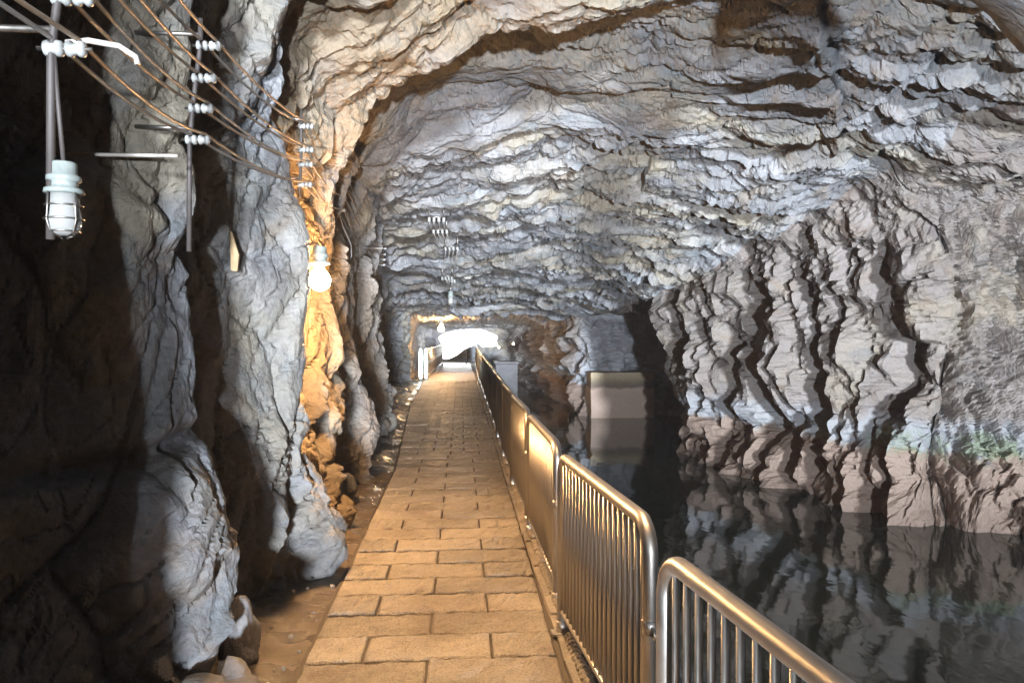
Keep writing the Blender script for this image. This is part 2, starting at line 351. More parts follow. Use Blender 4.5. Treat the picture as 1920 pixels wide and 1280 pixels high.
B = smooth_ax(smooth_ax(B, 1, 12), 0, 8)
nrm = np.cross(np.gradient(B, axis=1), np.gradient(B, axis=0)); nrm /= np.linalg.norm(nrm, axis=-1, keepdims=True) + 1e-9
nrm = smooth_ax(smooth_ax(nrm, 0, 4), 1, 4); nrm /= np.linalg.norm(nrm, axis=-1, keepdims=True) + 1e-9
cx = np.array([1.2, 0, 1.6])            # make the normals point into the tunnel
if (np.sum(nrm[600, 300] * (np.array([2., D[600], 1.]) - B[600, 300]))) < 0: nrm = -nrm
shape = B.shape[:2]; P = B.reshape(-1, 3); NN = nrm.reshape(-1, 3)
tcol = np.repeat(tt[None], len(D), 0).ravel(); dd = P[:, 1]
def sstep(x, a, b): u = np.clip((x - a) / (b - a), 0, 1); return u * u * (3 - 2 * u)
wl = 1 - sstep(tcol, 4.6, 6.0); wr = sstep(tcol, 8.8, 10.2); wc = 1 - wl - wr
Pw = P + .15 * np.stack([perlin(P, 1.1, 1.), perlin(P, 1.1, 5.), perlin(P, 1.1, 9.)], 1) + .08 * np.stack([perlin(P, .33, 2.), perlin(P, .33, 6.), perlin(P, .33, 8.)], 1)
low = fbm(P, 1.6, 2, 3.); mid = fbm(P, .5, 3, 7.); fin = fbm(P, .11, 3, 4.)
near = np.clip(np.clip(dd / 8., .5, 1.) + .3 * sstep(P[:, 2], 1.3, .9), 0, 1)        # the ribs close to the walkway are cleaner slabs
H = .012 * fin; tone = .22 + .25 * mid
for w, sc, am, la, cr, ld, seed in ((wl, ((.80, .46, 1.4), (.32, .20, .60), (.13, .08, .20)), (.25, .15, .052), (.04, .01), .60, (0., 0.), 3),
                                (wc, ((1.6, .55, 1.1), (.75, .22, .45), (.24, .08, .17)), (.21, .125, .055), (.14, .05), 1., (.20, .09), 4),
                                (wr, ((.60, .36, 2.0), (.30, .16, .85), (.12, .07, .26)), (.32, .20, .075), (.20, .06), 1., (.08, .05), 9)):
    m = np.nonzero(w > 0)[0]; q = Pw[m]; ww = w[m]
    h1, t1, c1 = facets(q, sc[0], seed); h2, t2, c2 = facets(q, sc[1], seed + 10, 1.15, .38, rot=BED if w is wr else BED3); h3, t3, c3 = facets(q, sc[2], seed + 20, 1.15, .4, rot=BED2)
    rg = np.clip(.62 + 1.25 * perlin(q, 1.7, 21.), .12, 1.25); hh = am[0] * h1 + (am[1] * h2 + am[2] * h3) * rg + la[0] * low[m] + la[1] * mid[m] + rg * (ld[0] * ledges(q, .62, 2.) + ld[1] * ledges(q, .23, 7.)) - cr * (.075 * c1 + .045 * c2 + .014 * c3)
    if w is wr: hh = hh + .30 * facets(q, (.95, .85, .80), 77, .9, .6, rot=BED2)[0] - .10 * am[0] * h1
    if w is wl: hh = hh * near[m]
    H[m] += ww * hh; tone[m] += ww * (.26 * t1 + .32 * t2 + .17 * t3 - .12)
tan = ((1 - sstep(tcol, 5.6, 7.2)) * sstep(dd, 5.3, 5.6) * (1 - sstep(dd, 7.0, 7.6)) + .45 * wl * sstep(dd, 7, 8) * (1 - sstep(dd, 11, 15))) * np.clip(.85 + .9 * mid, 0, 1)  # tan rock; around the bulb its warm glow is partly in this colour
zz_ = P[:, 2]; H -= wl * (.16 * np.exp(-((zz_ - 1.06 - .25 * (dd - 3.5)) / .05) ** 2) - .06 * sstep(zz_, 1.0, .85) * sstep(zz_, -.2, .5)) * np.exp(-((dd - 3.45) / .28) ** 2)
ln = np.array([2.0, 3.2]); ln /= np.linalg.norm(ln); u_ = (P[:, 0] - 2.85) * ln[1] - (dd - 6.1) * ln[0] + .10 * mid + .12 * low
H -= .15 * sstep(tcol, 6.6, 7.2) * (1 - sstep(tcol, 10.2, 10.8)) * sstep(u_, 0, .10) * np.exp(-np.maximum(u_, 0) / .9) * sstep(dd, 5.0, 5.6) * (1 - sstep(dd, 9.4, 10.2))
far = 1 - .45 * sstep(dd, 22, 36) * (1 - wr); H *= far; H *= 1 - (1 - sstep(tcol, 5.2, 6.)) * (1 - sstep(dd, 2.1, 2.6)) * .55
P = P + NN * H[:, None].astype(float)
tone = np.clip(tone, 0, 1).astype(np.float32)
G = P.reshape(*shape, 3); TN = tone.reshape(shape); TAN = tan.astype(np.float32).reshape(shape)
def sheet(name, c0, c1, material):
    g = G[:, c0:c1 + 1]; a, b = g.shape[:2]; idx = np.arange(a * b).reshape(a, b)
    F = np.stack([idx[:-1, :-1], idx[1:, :-1], idx[1:, 1:], idx[:-1, 1:]], -1).reshape(-1, 4)
    me = from_arrays(name, g.reshape(-1, 3), F, False)
    at = me.attributes.new('tone', 'FLOAT', 'POINT'); at.data.foreach_set('value', TN[:, c0:c1 + 1].ravel().copy())
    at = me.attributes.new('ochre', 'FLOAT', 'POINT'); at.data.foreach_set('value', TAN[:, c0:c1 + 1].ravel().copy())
    return tag(mesh_obj(name, me, material), kind='structure')
cut = [0, int(np.argmin(abs(tt - 5.4))), int(np.argmin(abs(tt - 9.0))), len(tt) - 1]
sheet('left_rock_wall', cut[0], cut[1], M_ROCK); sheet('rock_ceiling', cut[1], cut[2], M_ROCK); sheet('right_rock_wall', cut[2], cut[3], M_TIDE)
def wall_x(d, z):
    i = int(np.argmin(abs(D - d))); g = G[max(0, i - 3):i + 4, :cut[1]].reshape(-1, 3)
    q = g[np.argsort(abs(g[:, 2] - z))[:14]]; return float(q[:, 0].max())
def ceil_z(x, d):
    i = int(np.argmin(abs(D - d))); g = G[max(0, i - 4):i + 5, cut[1] - 30:cut[2]].reshape(-1, 3)
    q = g[np.argsort(abs(g[:, 0] - x))[:20]]; return float(q[:, 2].min())

# end wall with the bright way out
HOLE = [(823, 632), (835, 624), (862, 618), (900, 617), (922, 625), (932, 630), (931, 648), (905, 650), (897, 643), (880, 650), (868, 656), (852, 668), (838, 673), (829, 671), (828, 655), (831, 648), (826, 640)]
HOLE = [((x - 863) / 1400 * 40, 1.6 - (y - 622) / 1400 * 40) for x, y in HOLE]
def inside(x, z):
    c = np.zeros(x.shape, bool); n = len(HOLE)
    for i in range(n):
        (x0, z0), (x1, z1) = HOLE[i], HOLE[(i + 1) % n]
        if z0 == z1: continue
        c ^= ((z0 > z) != (z1 > z)) & (x < (x1 - x0) * (z - z0) / (z1 - z0) + x0)
    return c
xs = np.linspace(-2.6, 4., 330); zs = np.linspace(-2.2, 2.6, 240); X, Z = np.meshgrid(xs, zs)
Pe = np.stack([X, np.full_like(X, 40.), Z], -1).reshape(-1, 3)
h1, t1_, c1_ = facets(Pe, (.8, .4, .7), 21); Pe2 = Pe.copy(); Pe2[:, 1] += .25 * h1 + .3 * fbm(Pe, .9, 3)
Pe2[:, 0] += .05 * perlin(Pe, .2); Pe2[:, 2] += .05 * perlin(Pe, .2, 9)
idx = np.arange(len(Pe)).reshape(X.shape); Fq = np.stack([idx[:-1, :-1], idx[:-1, 1:], idx[1:, 1:], idx[1:, :-1]], -1).reshape(-1, 4)
mid_ = Pe[Fq].mean(1); Fq = Fq[~inside(mid_[:, 0], mid_[:, 2])]
me = from_arrays('end_rock_wall', Pe2, Fq); at = me.attributes.new('tone', 'FLOAT', 'POINT'); at.data.foreach_set('value', np.clip(t1_ * .6 + .1, 0, 1).astype(np.float32))
tag(mesh_obj('end_rock_wall', me, M_ROCK), kind='structure')
# overcast sky beyond it
bm = bmesh.new(); n = 24
a = [bm.verts.new((60 * math.cos(u), 40 + 45 * math.sin(u), -12)) for u in np.linspace(.15, math.pi - .15, n)]
b = [bm.verts.new((60 * math.cos(u), 40 + 45 * math.sin(u), 30)) for u in np.linspace(.15, math.pi - .15, n)]
for i in range(n - 1): bm.faces.new((a[i], a[i + 1], b[i + 1], b[i]))
tag(bm_obj('sky', bm, M_SKY), kind='structure')

# ------------------------------------------------------------------ water, walkway, earth
xs = np.linspace(.7, 13, 2); ys = np.linspace(-14, 41, 2); X, Y = np.meshgrid(xs, ys)
tag(mesh_obj('water', from_arrays('water', np.stack([X, Y, np.full_like(X, -1.)], -1).reshape(-1, 3), [[0, 1, 3, 2]]), M_WATER), kind='structure')
LE = ([-14, 8.7, 16.2, 24.5, 41], [-.76, -.76, -1.08, -1.2, -1.2])
def left_edge(d): return float(np.interp(d, *LE))
def right_edge(d): return float(np.interp(d, [-14, 3.4, 6, 27, 41], [.49, .49, .50, .52, .55]))
bm = bmesh.new(); prev = None
for d in (-14, -4, 0, 4, 8.7, 12, 16.2, 20, 24.5, 30, 41):
    l, r_ = left_edge(d), .80 if d < 20 else .85
    ring = [bm.verts.new(v) for v in ((l - .02, d, -.6), (l - .02, d, -.016), (r_, d, -.016), (r_ + .03, d, -2.2))]
    if prev:
        for k in range(3): bm.faces.new((prev[k], prev[k + 1], ring[k + 1], ring[k]))
    prev = ring
path = tag(bm_obj('path', bm, M_BED, smooth=False), kind='structure')
# pavers: eight worn meshes shared by every stone
pav = []
for v in range(8):
    nx, ny = 15, 9; pts = []; fs = []
    off = v * 31.7
    gx = np.concatenate([[-.5, -.485], np.linspace(-.46, .46, nx - 4), [.485, .5]]); gy = np.concatenate([[-.5, -.47], np.linspace(-.4, .4, ny - 4), [.47, .5]])
    Xg, Yg = np.meshgrid(gx, gy); q = np.stack([Xg * .62 + off, Yg * .3, Xg * 0], -1).reshape(-1, 3)
    zt = (.017 * fbm(q, .075, 3, v)).reshape(Xg.shape)
    edge = (np.abs(Xg) > .49) | (np.abs(Yg) > .49); zt = np.where(edge, zt - .007, zt)
    jx = .008 * perlin(q, .05, 3.).reshape(Xg.shape); jy = .030 * perlin(q, .05, 9.).reshape(Xg.shape)
    V = np.stack([Xg + jx, Yg + jy, zt], -1).reshape(-1, 3); idx = np.arange(nx * ny).reshape(ny, nx)
    F = np.stack([idx[:-1, :-1], idx[:-1, 1:], idx[1:, 1:], idx[1:, :-1]], -1).reshape(-1, 4).tolist()
    loop = list(idx[0, :]) + list(idx[1:, -1]) + list(idx[-1, -2::-1]) + list(idx[-2:0, 0][::1] if ny > 2 else [])
    base_i = len(V); low_v = V[loop] * [1, 1, 0] + [0, 0, -.05]; V = np.concatenate([V, low_v]); nl = len(loop)
    F += [[loop[(k + 1) % nl], loop[k], base_i + k, base_i + (k + 1) % nl] for k in range(nl)]
    me = from_arrays('paver', V, F, False); me.materials.append(M_PAVER); pav.append(me)
d = 1.5; row = 0; PW = .307
while d < 24.4:
    l, r_ = left_edge(d), right_edge(d) - .012; w = r_ - l
    if d < 9.5: cuts = [l, -.48, .157, r_] if row % 2 else [l, -.16, r_]
    else:
        cuts = [l] + [x for x in ((-.57, -.13, .25) if row % 2 else (-.80, -.36, .05))if x > l + .15] + [r_]
    for a_, b_ in zip(cuts, cuts[1:]):
        o = mesh_obj('paver', rnd.choice(pav), None, path); g = .013 + rnd.uniform(-.003, .004)
        o.location = ((a_ + b_) / 2, d + PW / 2 + rnd.uniform(-.003, .003), rnd.uniform(-.005, .004))
        o.scale = (b_ - a_ - g, PW - .013 - rnd.uniform(0, .006), 1)
        o.rotation_euler = (rnd.uniform(-.012, .012), rnd.uniform(-.006, .006), rnd.uniform(-.008, .008) + (math.pi if rnd.random() < .5 else 0))
    d += PW; row += 1
bm = bmesh.new(); add_box(bm, (-.34, 27.3, -.03), (1.72, 5.6, .06), .01); bm_obj('concrete_slab', bm, M_CONC, path, False)
bm = bmesh.new(); add_box(bm, (-.3, 34.6, -.03), (1.6, 8.6, .05), .01); bm_obj('concrete_slab', bm, M_CONC, path, False)
# earth strip
xs = np.linspace(-2.7, -.72, 50); ys = np.concatenate([np.linspace(-2, 3, 40), np.linspace(3.02, 9, 200), np.linspace(9.1, 41, 160)]); X, Y = np.meshgrid(xs, ys)
LEd = np.interp(Y, *LE); X = np.minimum(X, X * 0 + LEd - .012) * 1.0; X = -2.7 + (X.max(1, keepdims=True) + 2.7) * ((np.meshgrid(xs, ys)[0] + 2.7) / (2.7 - .72))
q = np.stack([X, Y, X * 0], -1).reshape(-1, 3); z = -.03 + .05 * fbm(q, .7, 3) + .035 * fbm(q, .14, 3) + .05 * np.clip((left_edge(5) - q[:, 0] - .1), 0, 2)
z = np.where(np.tile(np.arange(50) >= 47, len(ys)), np.minimum(z, -.015), z)
q[:, 2] = z; idx = np.arange(len(q)).reshape(X.shape); F = np.stack([idx[:-1, :-1], idx[:-1, 1:], idx[1:, 1:], idx[1:, :-1]], -1).reshape(-1, 4)
tag(mesh_obj('ground', from_arrays('ground', q, F), M_EARTH), kind='structure')
bm = bmesh.new()
for k in range(150):
    d = rnd.uniform(2.6, 15); x = left_edge(d) - .03 - abs(rnd.gauss(0, .22)); r_ = rnd.uniform(.006, .02) * (1.5 if rnd.random() < .12 else 1)
    bmesh.ops.create_icosphere(bm, subdivisions=1, radius=r_, matrix=Matrix.Translation((x, d, -.005 + r_ * .1)) @ Matrix.Rotation(rnd.uniform(0, 6), 4, (rnd.random(), rnd.random(), 1)) @ Matrix.Diagonal((1, rnd.uniform(.6, 1), rnd.uniform(.4, .8), 1)))
tag(bm_obj('gravel', bm, M_KERB, smooth=False), kind='stuff')
# kerb of knobbly dressed stones along the water side
kerb = tag(empty('kerb', (0, 0, 0)), 'pale kerb of knobbly dressed stones running along the foot of the steel barriers', 'kerb')
kms = []
for v in range(4):
    bm = bmesh.new(); add_box(bm, (0, 0, 0), (.06, .285, .05), .006)
    for k in range(6):
        bmesh.ops.create_icosphere(bm, subdivisions=2, radius=.026, matrix=Matrix.Translation((.034, -.12 + k * .048 + rnd.uniform(-.005, .005), .028 + rnd.uniform(-.005, .006))) @ Matrix.Diagonal((1.15 + rnd.uniform(-.1, .2), .92, .9, 1)))
    me = bpy.data.meshes.new('kerb_stone'); bm.to_mesh(me); bm.free(); me.materials.append(M_KERB); kms.append(me)
d = 1.5
while d < 24:
    x = float(np.interp(d, [0, 3.2, 4, 6, 9, 24], [.535, .535, .53, .52, .52, .54]))
    o = mesh_obj('kerb_stone', rnd.choice(kms), None, kerb); o.location = (x, d + .15, -.005 + rnd.uniform(-.006, .01)); o.rotation_euler = (rnd.uniform(-.02, .02), rnd.uniform(-.06, .06), rnd.uniform(-.03, .03)); d += .293

# ------------------------------------------------------------------ steel barriers
BL = 1.45; BH = .95
def make_barrier(nbar=19, full=True):
    root = empty('steel_barrier', label='x', cat='barrier')
    rb = .11; pts = [(0, 0, .03), (0, 0, BH - rb)]
    pts += [(0, rb - rb * math.cos(u), BH - rb + rb * math.sin(u)) for u in np.linspace(.2, math.pi / 2, 7)]
    pts += [(0, BL * f, BH) for f in (.25, .5, .75)]
    pts += [(0, BL - rb + rb * math.sin(u), BH - rb + rb * math.cos(u)) for u in np.linspace(0, math.pi / 2 - .2, 7)] + [(0, BL, BH - rb), (0, BL, .03)]
    bm = bmesh.new(); add_tube(bm, pts, .0275, 14); bm_obj('frame', bm, M_STEEL, root)
    for z, r_ in ((.13, .015),) :
        bm = bmesh.new(); add_tube(bm, [(0, .02, z), (0, BL - .02, z)], r_, 10); bm_obj('rail', bm, M_STEEL, root)
    bm = bmesh.new(); add_tube(bm, [(0, 0, .13), (0, 0, BH - .012)], .0115, 8); bar = bm_obj('bar', bm, M_STEEL, root); bar.location.y = BL / (nbar + 1)
    for k in range(2, nbar + 1):
        o = bar.copy(); COL.objects.link(o); o.location.y = BL * k / (nbar + 1)
    for y in (0, BL):
        bm = bmesh.new(); add_box(bm, (0, y, .012), (.11, .07, .016), .003); add_tube(bm, [(0, y, .015), (0, y, .08)], .031, 12); bm_obj('foot', bm, M_STEEL, root)
    bm = bmesh.new(); add_tube(bm, [(0, -.02, .60), (0, -.05, .60), (0, -.055, .57)], .006, 8); add_tube(bm, [(0, 0, .575), (0, 0, .625)], .028, 12); bm_obj('hook', bm, M_STEEL, root)
    return root
proto = make_barrier()
spots = [((.62, .755), (2.09, .585)), ((2.5, .645), (3.9, .535)), ((4.33, .565), (5.85, .545)), ((6.15, .555), (7.6, .535)), ((7.85, .55), (9.35, .54))]
d = 9.6
while d < 35.5:
    x0 = float(np.interp(d, [9, 24, 36], [.55, .62, .75])); x1 = float(np.interp(d + 1.5, [9, 24, 36], [.55, .62, .75])); spots.append(((d, x0), (d + 1.5, x1))); d += 1.72
BLAB = ['steel crowd barrier closest to the camera, cut off by the bottom edge of the photo', 'second steel barrier from the camera, with a curved bright corner beside the cut-off one',
 'third steel barrier from the camera, starting where the second one ends', 'fourth steel barrier from the camera along the walkway', 'fifth steel barrier from the camera along the walkway', 'sixth steel barrier from the camera along the walkway', 'seventh steel barrier from the camera along the walkway', 'eighth steel barrier from the camera along the walkway', 'ninth steel barrier from the camera along the walkway', 'tenth steel barrier from the camera along the walkway']
for i, ((d0, x0), (d1, x1)) in enumerate(spots):
    o = proto if i == 0 else copy_tree(proto)
    o.location = (x0, d0, 0.0); o.rotation_euler = (0, 0, -math.atan2(x1 - x0, d1 - d0)); o.scale = (1, math.hypot(d1 - d0, x1 - x0) / BL, 1 + rnd.uniform(-.012, .012))
    tag(o, BLAB[i] if i < len(BLAB) else 'distant steel barrier in the tightly overlapping row towards the bright exit', group='steel barriers along the water side of the walkway')
for i, (a_, b_, lab) in enumerate([((-1.10, 25.3), (-1.0, 30.3), 'steel railing panel on the left of the walkway, right behind the two bright white posts'), ((-.99, 30.6), (-.86, 36.3), 'farthest steel railing panel on the left of the walkway, near the bright exit'),
        ((-.88, 36.7), (.3, 36.9), 'steel barrier standing across the end of the walkway below the bright exit')]):
    o = copy_tree(proto); o.location = (*a_, 0); o.rotation_euler = (0, 0, -math.atan2(b_[0] - a_[0], b_[1] - a_[1])); o.scale = (1, math.dist(a_, b_) / BL, 1.05); tag(o, lab, group='far railings round the end of the walkway')
for x, yy, lab in ((-1.30, 24.6, 'bright white upright post, the left one of two beside the left rock wall'), (-1.14, 24.9, 'bright white upright post, the right one of two, at the end of the left railing')):
    o = empty('white_post', (x, yy, 0), 0, lab, 'post', 'two bright white posts')
    bm = bmesh.new(); add_lathe(bm, [(.06, 0), (.06, .02), (.03, .03), (.03, .06), (0, .06)]); bm_obj('base', bm, M_DARKSTEEL, o)
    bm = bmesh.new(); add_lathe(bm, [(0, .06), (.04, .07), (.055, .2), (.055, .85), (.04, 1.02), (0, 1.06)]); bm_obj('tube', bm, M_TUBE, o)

# ------------------------------------------------------------------ wires and insulator brackets
tiers = {  # bracket: distance, [(x, z)] from the top wire pair down
 1: (2.05, [(-.985, 2.745), (-1.0, 2.61), (-1.018, 2.477), (-1.037, 2.343)]),
 2: (3.45, [(-1.125, 2.88), (-1.145, 2.735), (-1.16, 2.60), (-1.175, 2.46)]),
 3: (5.6, [(-1.13, 3.108), (-1.13, 2.936), (-1.135, 2.828), (-1.14, 2.68)]),
 4: (8.2, [(-1.29, 3.328), (-1.29, 3.19), (-1.29, 3.05), (-1.29, 2.91)]),
 5: (10.6, [(-1.33, 3.32), (-1.35, 3.15), (-1.38, 3.0), (-1.41, 2.86)]),
 6: (13., [(-1.32, 3.03), (-1.33, 2.93), (-1.335, 2.84), (-1.34, 2.75)])}
SP = [(0, -.030), (.012, -.030), (.024, -.024), (.026, -.012), (.018, -.006), (.018, .006), (.026, .012), (.024, .024), (.012, .030), (0, .030)]
blabs = {1: 'insulator bracket nearest the camera, above the unlit caged lamp, cut by the top edge', 2: 'insulator bracket on a leaning grey pipe at the first pale rock rib', 3: 'insulator bracket on the orange lit rock above the glowing bulb',
 4: 'insulator bracket just beyond the orange lit rock column', 5: 'insulator bracket with a bundle of tied golden wires', 6: 'small insulator bracket on the far left wall by a thin rod'}
def spool(bm, loc): add_lathe(bm, [(r_ * .85, z * .85) for r_, z in SP], n=14, M=Matrix.Translation(loc) @ Matrix.Rotation(math.pi / 2, 4, 'Y'))
for k, (d, tz) in tiers.items():
    o = empty('insulator_bracket', (0, d, 0), 0, blabs[k], 'bracket', 'insulator brackets on the left wall')
    bm = bmesh.new(); add_tube(bm, [(tz[0][0] - .035, 0, tz[0][1] + .12)] + [(x - .035, 0, z) for x, z in tz] + [(tz[-1][0] - .04, .0, tz[-1][1] - (.5 if k < 3 else .10))], .011 if k < 3 else .010, 10); bm_obj('pipe', bm, M_PIPE, o)
    for j in (0, -1):
        bm = bmesh.new(); x, z = tz[j]; wx = min(wall_x(d, z) - .03, x - .06); add_tube(bm, [(x - .03, 0, z + .05), (wx - .03, .02, z + .06)], .010, 8)
        bm_obj('wall_stay', bm, M_DARKSTEEL, o)
    for x, z in tz:
        for s in (-.028, .028):
            bm = bmesh.new(); spool(bm, (0, 0, 0)); q = bm_obj('insulator', bm, M_PORC, o); q.location = (x + s, 0, z)
        bm = bmesh.new(); add_tube(bm, [(x - .07, 0, z), (x + .068, 0, z)], .006, 8); bm_obj('pin', bm, M_DARKSTEEL, o)
tn = ['topmost', 'second', 'third', 'lowest']
d_last = [(16., [(-1.0, 2.75)] * 4)]
for j in range(4):
    for s, nm in ((-.032, 'wall side'), (.032, 'walkway side')):
        ks = [(-1.2, (-.93 - .02 * j, 2.86 - .13 * j))] + [(d, tz[j]) for d, tz in tiers.values()]
        pts = []
        for (d0, (xa, za)), (d1, (xb, zb)) in zip(ks, ks[1:]):
            sag = .035 * (d1 - d0) * (1 + .25 * s / .03 * .5); wig = rnd.uniform(-.012, .012)
            for f in np.linspace(0, 1, 14, endpoint=False):
                pts.append((xa + (xb - xa) * f + s + wig * math.sin(f * math.pi), d0 + (d1 - d0) * f, za + (zb - za) * f + .027 - sag * 4 * f * (1 - f) * .7))
        pts.append((ks[-1][1][0] + s, ks[-1][0], ks[-1][1][1] + .027))
        bm = bmesh.new(); add_tube(bm, pts, .0068, 7)
        tag(bm_obj('electric_wire', bm, M_COPPER if (j + (s > 0)) % 3 else M_GREYWIRE), 'bare wire on the %s side of the %s insulators of the left wall brackets' % (nm.split()[0], tn[j]), 'wire', 'electric wires along the left wall')
# rows of insulators under the ceiling
for k, (d, x0, x1) in enumerate(((11.4, -.47, -.25), (12.2, -.43, -.22), (13.3, -.26, -.05), (14.8, -.35, -.16), (15.8, -.28, -.12))):
    zc = min(ceil_z(x0, d), ceil_z(x1, d), ceil_z((x0 + x1) / 2, d)) - .03
    o = empty('insulator_bar', (0, d, zc), 0, ['first and topmost of the ceiling rows of four insulators', 'second ceiling row of four insulators counted from the top', 'middle ceiling row of four insulators, between two vertical pairs of rows', 'fourth ceiling row of four insulators counted from the top', 'lowest ceiling row of four insulators, above a small white lamp'][k], 'insulator bar', 'rows of insulators under the ceiling')
    bm = bmesh.new(); add_tube(bm, [(x0 - .04, 0, .01), (x1 + .04, 0, .01)], .008, 8)
    for x in (x0, x1): add_tube(bm, [(x, 0, 0), (x, 0, .25)], .008, 8)
    bm_obj('bar', bm, M_DARKSTEEL, o)
    for x in np.linspace(x0, x1, 4):
        bm = bmesh.new(); add_lathe(bm, [(r_, z * 1.1) for r_, z in SP], n=12); q = bm_obj('insulator', bm, M_PORC, o); q.location = (x, 0, -.03)
    if k: 
        for j in range(4):
            f = j / 3; bm = bmesh.new(); a_ = Vector((px0 + (px1 - px0) * f, pd, pz - .06)); b_ = Vector((x0 + (x1 - x0) * f, d, zc - .06))
            add_tube(bm, [a_.lerp(b_, u) - Vector((0, 0, .04 * math.sin(u * math.pi))) for u in np.linspace(0, 1, 8)], .004, 6)
            tag(bm_obj('ceiling_wire', bm, M_GREYWIRE), '%s thin wire strung from the %s to the %s ceiling row of insulators' % (('leftmost', 'second from left', 'third from left', 'rightmost')[j], ('first', 'second', 'third', 'fourth')[k - 1], ('second', 'third', 'fourth', 'fifth')[k - 1]), 'wire', 'thin wires between the ceiling insulator rows')
    px0, px1, pd, pz = x0, x1, d, zc
# thin metal rods sticking out of the left wall
for d, x0, x1, z, lab in ((3.2, -1.5, -1.17, 2.33, 'thin metal rod sticking out of the dark left wall above the pale rock rib'), (11.5, -1.55, -1.17, 2.87, 'thin pale rod beside the small far wall bracket')):
    bm = bmesh.new(); add_tube(bm, [(x0 - .2, d, z), (x1, d, z)], .008, 8); tag(bm_obj('metal_rod', bm, M_GREYWIRE), lab, 'rod')
bm = bmesh.new(); add_tube(bm, [(-1.05, 2.08, 2.37), (-1.0, 2.10, 2.385), (-.93, 2.12, 2.38), (-.89, 2.13, 2.355), (-.885, 2.13, 2.335)], .008, 10)
tag(bm_obj('pale_hook', bm, M_GREYWIRE), 'curved pale arm reaching right from the nearest white insulator', 'hook')

# ------------------------------------------------------------------ lamps
def lamp(loc, label, lit=None, s=1., cage=True, cable=None, arm=None, group='caged bulkhead lamps'):
    o = empty('lamp', loc, rnd.uniform(0, 1), label, 'lamp', group); o.scale = (s, s, s)
    bm = bmesh.new(); add_lathe(bm, [(0, .125), (.034, .125), (.038, .120), (.038, .085), (.050, .080), (.050, .066), (.040, .062), (.040, .045), (.056, .040), (.058, .028), (.044, .024), (0, .024)], n=24); bm_obj('cap', bm, M_LAMPCAP, o)
    if lit:
        bm = bmesh.new(); add_lathe(bm, [(0, .024), (.018, .022), (.024, 0), (.050, -.035), (.060, -.065), (.050, -.10), (.024, -.120), (0, -.125)], n=20); bm_obj('bulb', bm, lit, o)
    else:
        bm = bmesh.new(); add_lathe(bm, [(0, .026), (.042, .024), (.044, -.02), (.050, -.06), (.046, -.088), (.030, -.104), (0, -.108)], n=24); bm_obj('glass_jar', bm, M_JAR, o)
    if cage:
        bm = bmesh.new()
        for z, r_ in ((-.012, .053), (-.055, .057), (-.094, .045)):
            add_tube(bm, [(r_ * math.cos(u), r_ * math.sin(u), z) for u in np.linspace(0, 2 * math.pi, 25)], .0028, 6)
        for u in np.arange(4) * math.pi / 2 + .4:
            add_tube(bm, [(r_ * math.cos(u), r_ * math.sin(u), z) for r_, z in ((.052, .03), (.054, -.02), (.057, -.06), (.046, -.095), (.01, -.115))], .0028, 6)
        bm_obj('cage', bm, M_DARKSTEEL, o)
    if cable:
        bm = bmesh.new(); add_tube(bm, [((Vector(p) - Vector(loc)) / s) for p in cable], .006 / s, 8); q = bm_obj('cable', bm, M_WHITE if s > 1 else M_PIPE, o); q.rotation_euler = (0, 0, -o.rotation_euler.z)
    if arm:
        bm = bmesh.new(); add_tube(bm, [((Vector(p) - Vector(loc)) / s) for p in arm], .010, 8); q = bm_obj('arm', bm, M_DARKSTEEL, o); q.rotation_euler = (0, 0, -o.rotation_euler.z)
    return o
lamp((-1.052, 2.07, 1.945), 'large unlit caged lamp hanging against the black left edge', s=.84, cable=[(-1.052, 2.07, 2.04), (-1.06, 2.06, 2.2), (-1.065, 2.05, 2.343)])
wx = wall_x(6.15, 2.15)
lamp((-1.025, 5.55, 2.06), 'glowing warm bulb on the left wall beside the orange lit rock', M_BULB, 1.3, cage=False, arm=[(-1.025, 5.55, 2.215), (-1.05, 5.56, 2.24), (-1.6, 5.62, 2.24)])
lamp((-1.32, 9.0, 2.29), 'small unlit lamp hanging from a looping white cable right of the glowing bulb', s=1.02, cable=[(-1.32, 9.0, 2.41), (-1.29, 9., 2.5), (-1.28, 8.9, 2.62), (-1.33, 8.6, 2.80), (-1.33, 8.3, 2.92)])
lamp((-1.32, 11., 2.22), 'tiny unlit wall lamp below and right of the hanging lamp', s=.9, cage=False, arm=[(-1.32, 11, 2.33), (-1.38, 11, 2.36), (-1.6, 11, 2.36)])
zc = ceil_z(-.2, 17.3); lamp((-.22, 17.3, min(2.42, zc - .18)), 'small white lamp under the ceiling below the rows of insulators', s=1.3, cage=False, arm=[(-.22, 17.3, min(2.42, zc - .18) + .1), (-.23, 17.3, zc + .2)])
zc = ceil_z(-.7, 27.5); lamp((-.70, 27.5, min(1.95, zc - .13)), 'far glowing warm bulb under the ceiling just left of the bright exit', M_BULBFAR, 1.8, cage=False, arm=[(-.70, 27.5, min(1.95, zc - .13) + .1), (-.72, 27.5, zc + .2)])
o = lamp((0.4, 3.0, 4.15), 'pendant lamp with an enamel shade hanging over the walkway near the camera', M_BULBNEAR, 1.0, cage=False, cable=[(0.4, 3.0, 4.26), (0.4, 3.0, 4.8)])
bm = bmesh.new(); add_lathe(bm, [(.03, .10), (.05, .095), (.128, -.33), (.135, -.41), (.131, -.41), (.123, -.33), (.045, .088), (.03, .09)], n=32); bm_obj('shade', bm, M_WHITE, o)
o = empty('floodlight', (1.02, -12.1, -.29), 0, 'black floodlight bracketed low on the water side of the walkway', 'floodlight')
bm = bmesh.new(); add_box(bm, (0, -.08, 0), (.38, .08, .38), .01); h = bm_obj('housing', bm, M_DARKSTEEL, o); h.rotation_euler = (R(18), 0, R(-6))
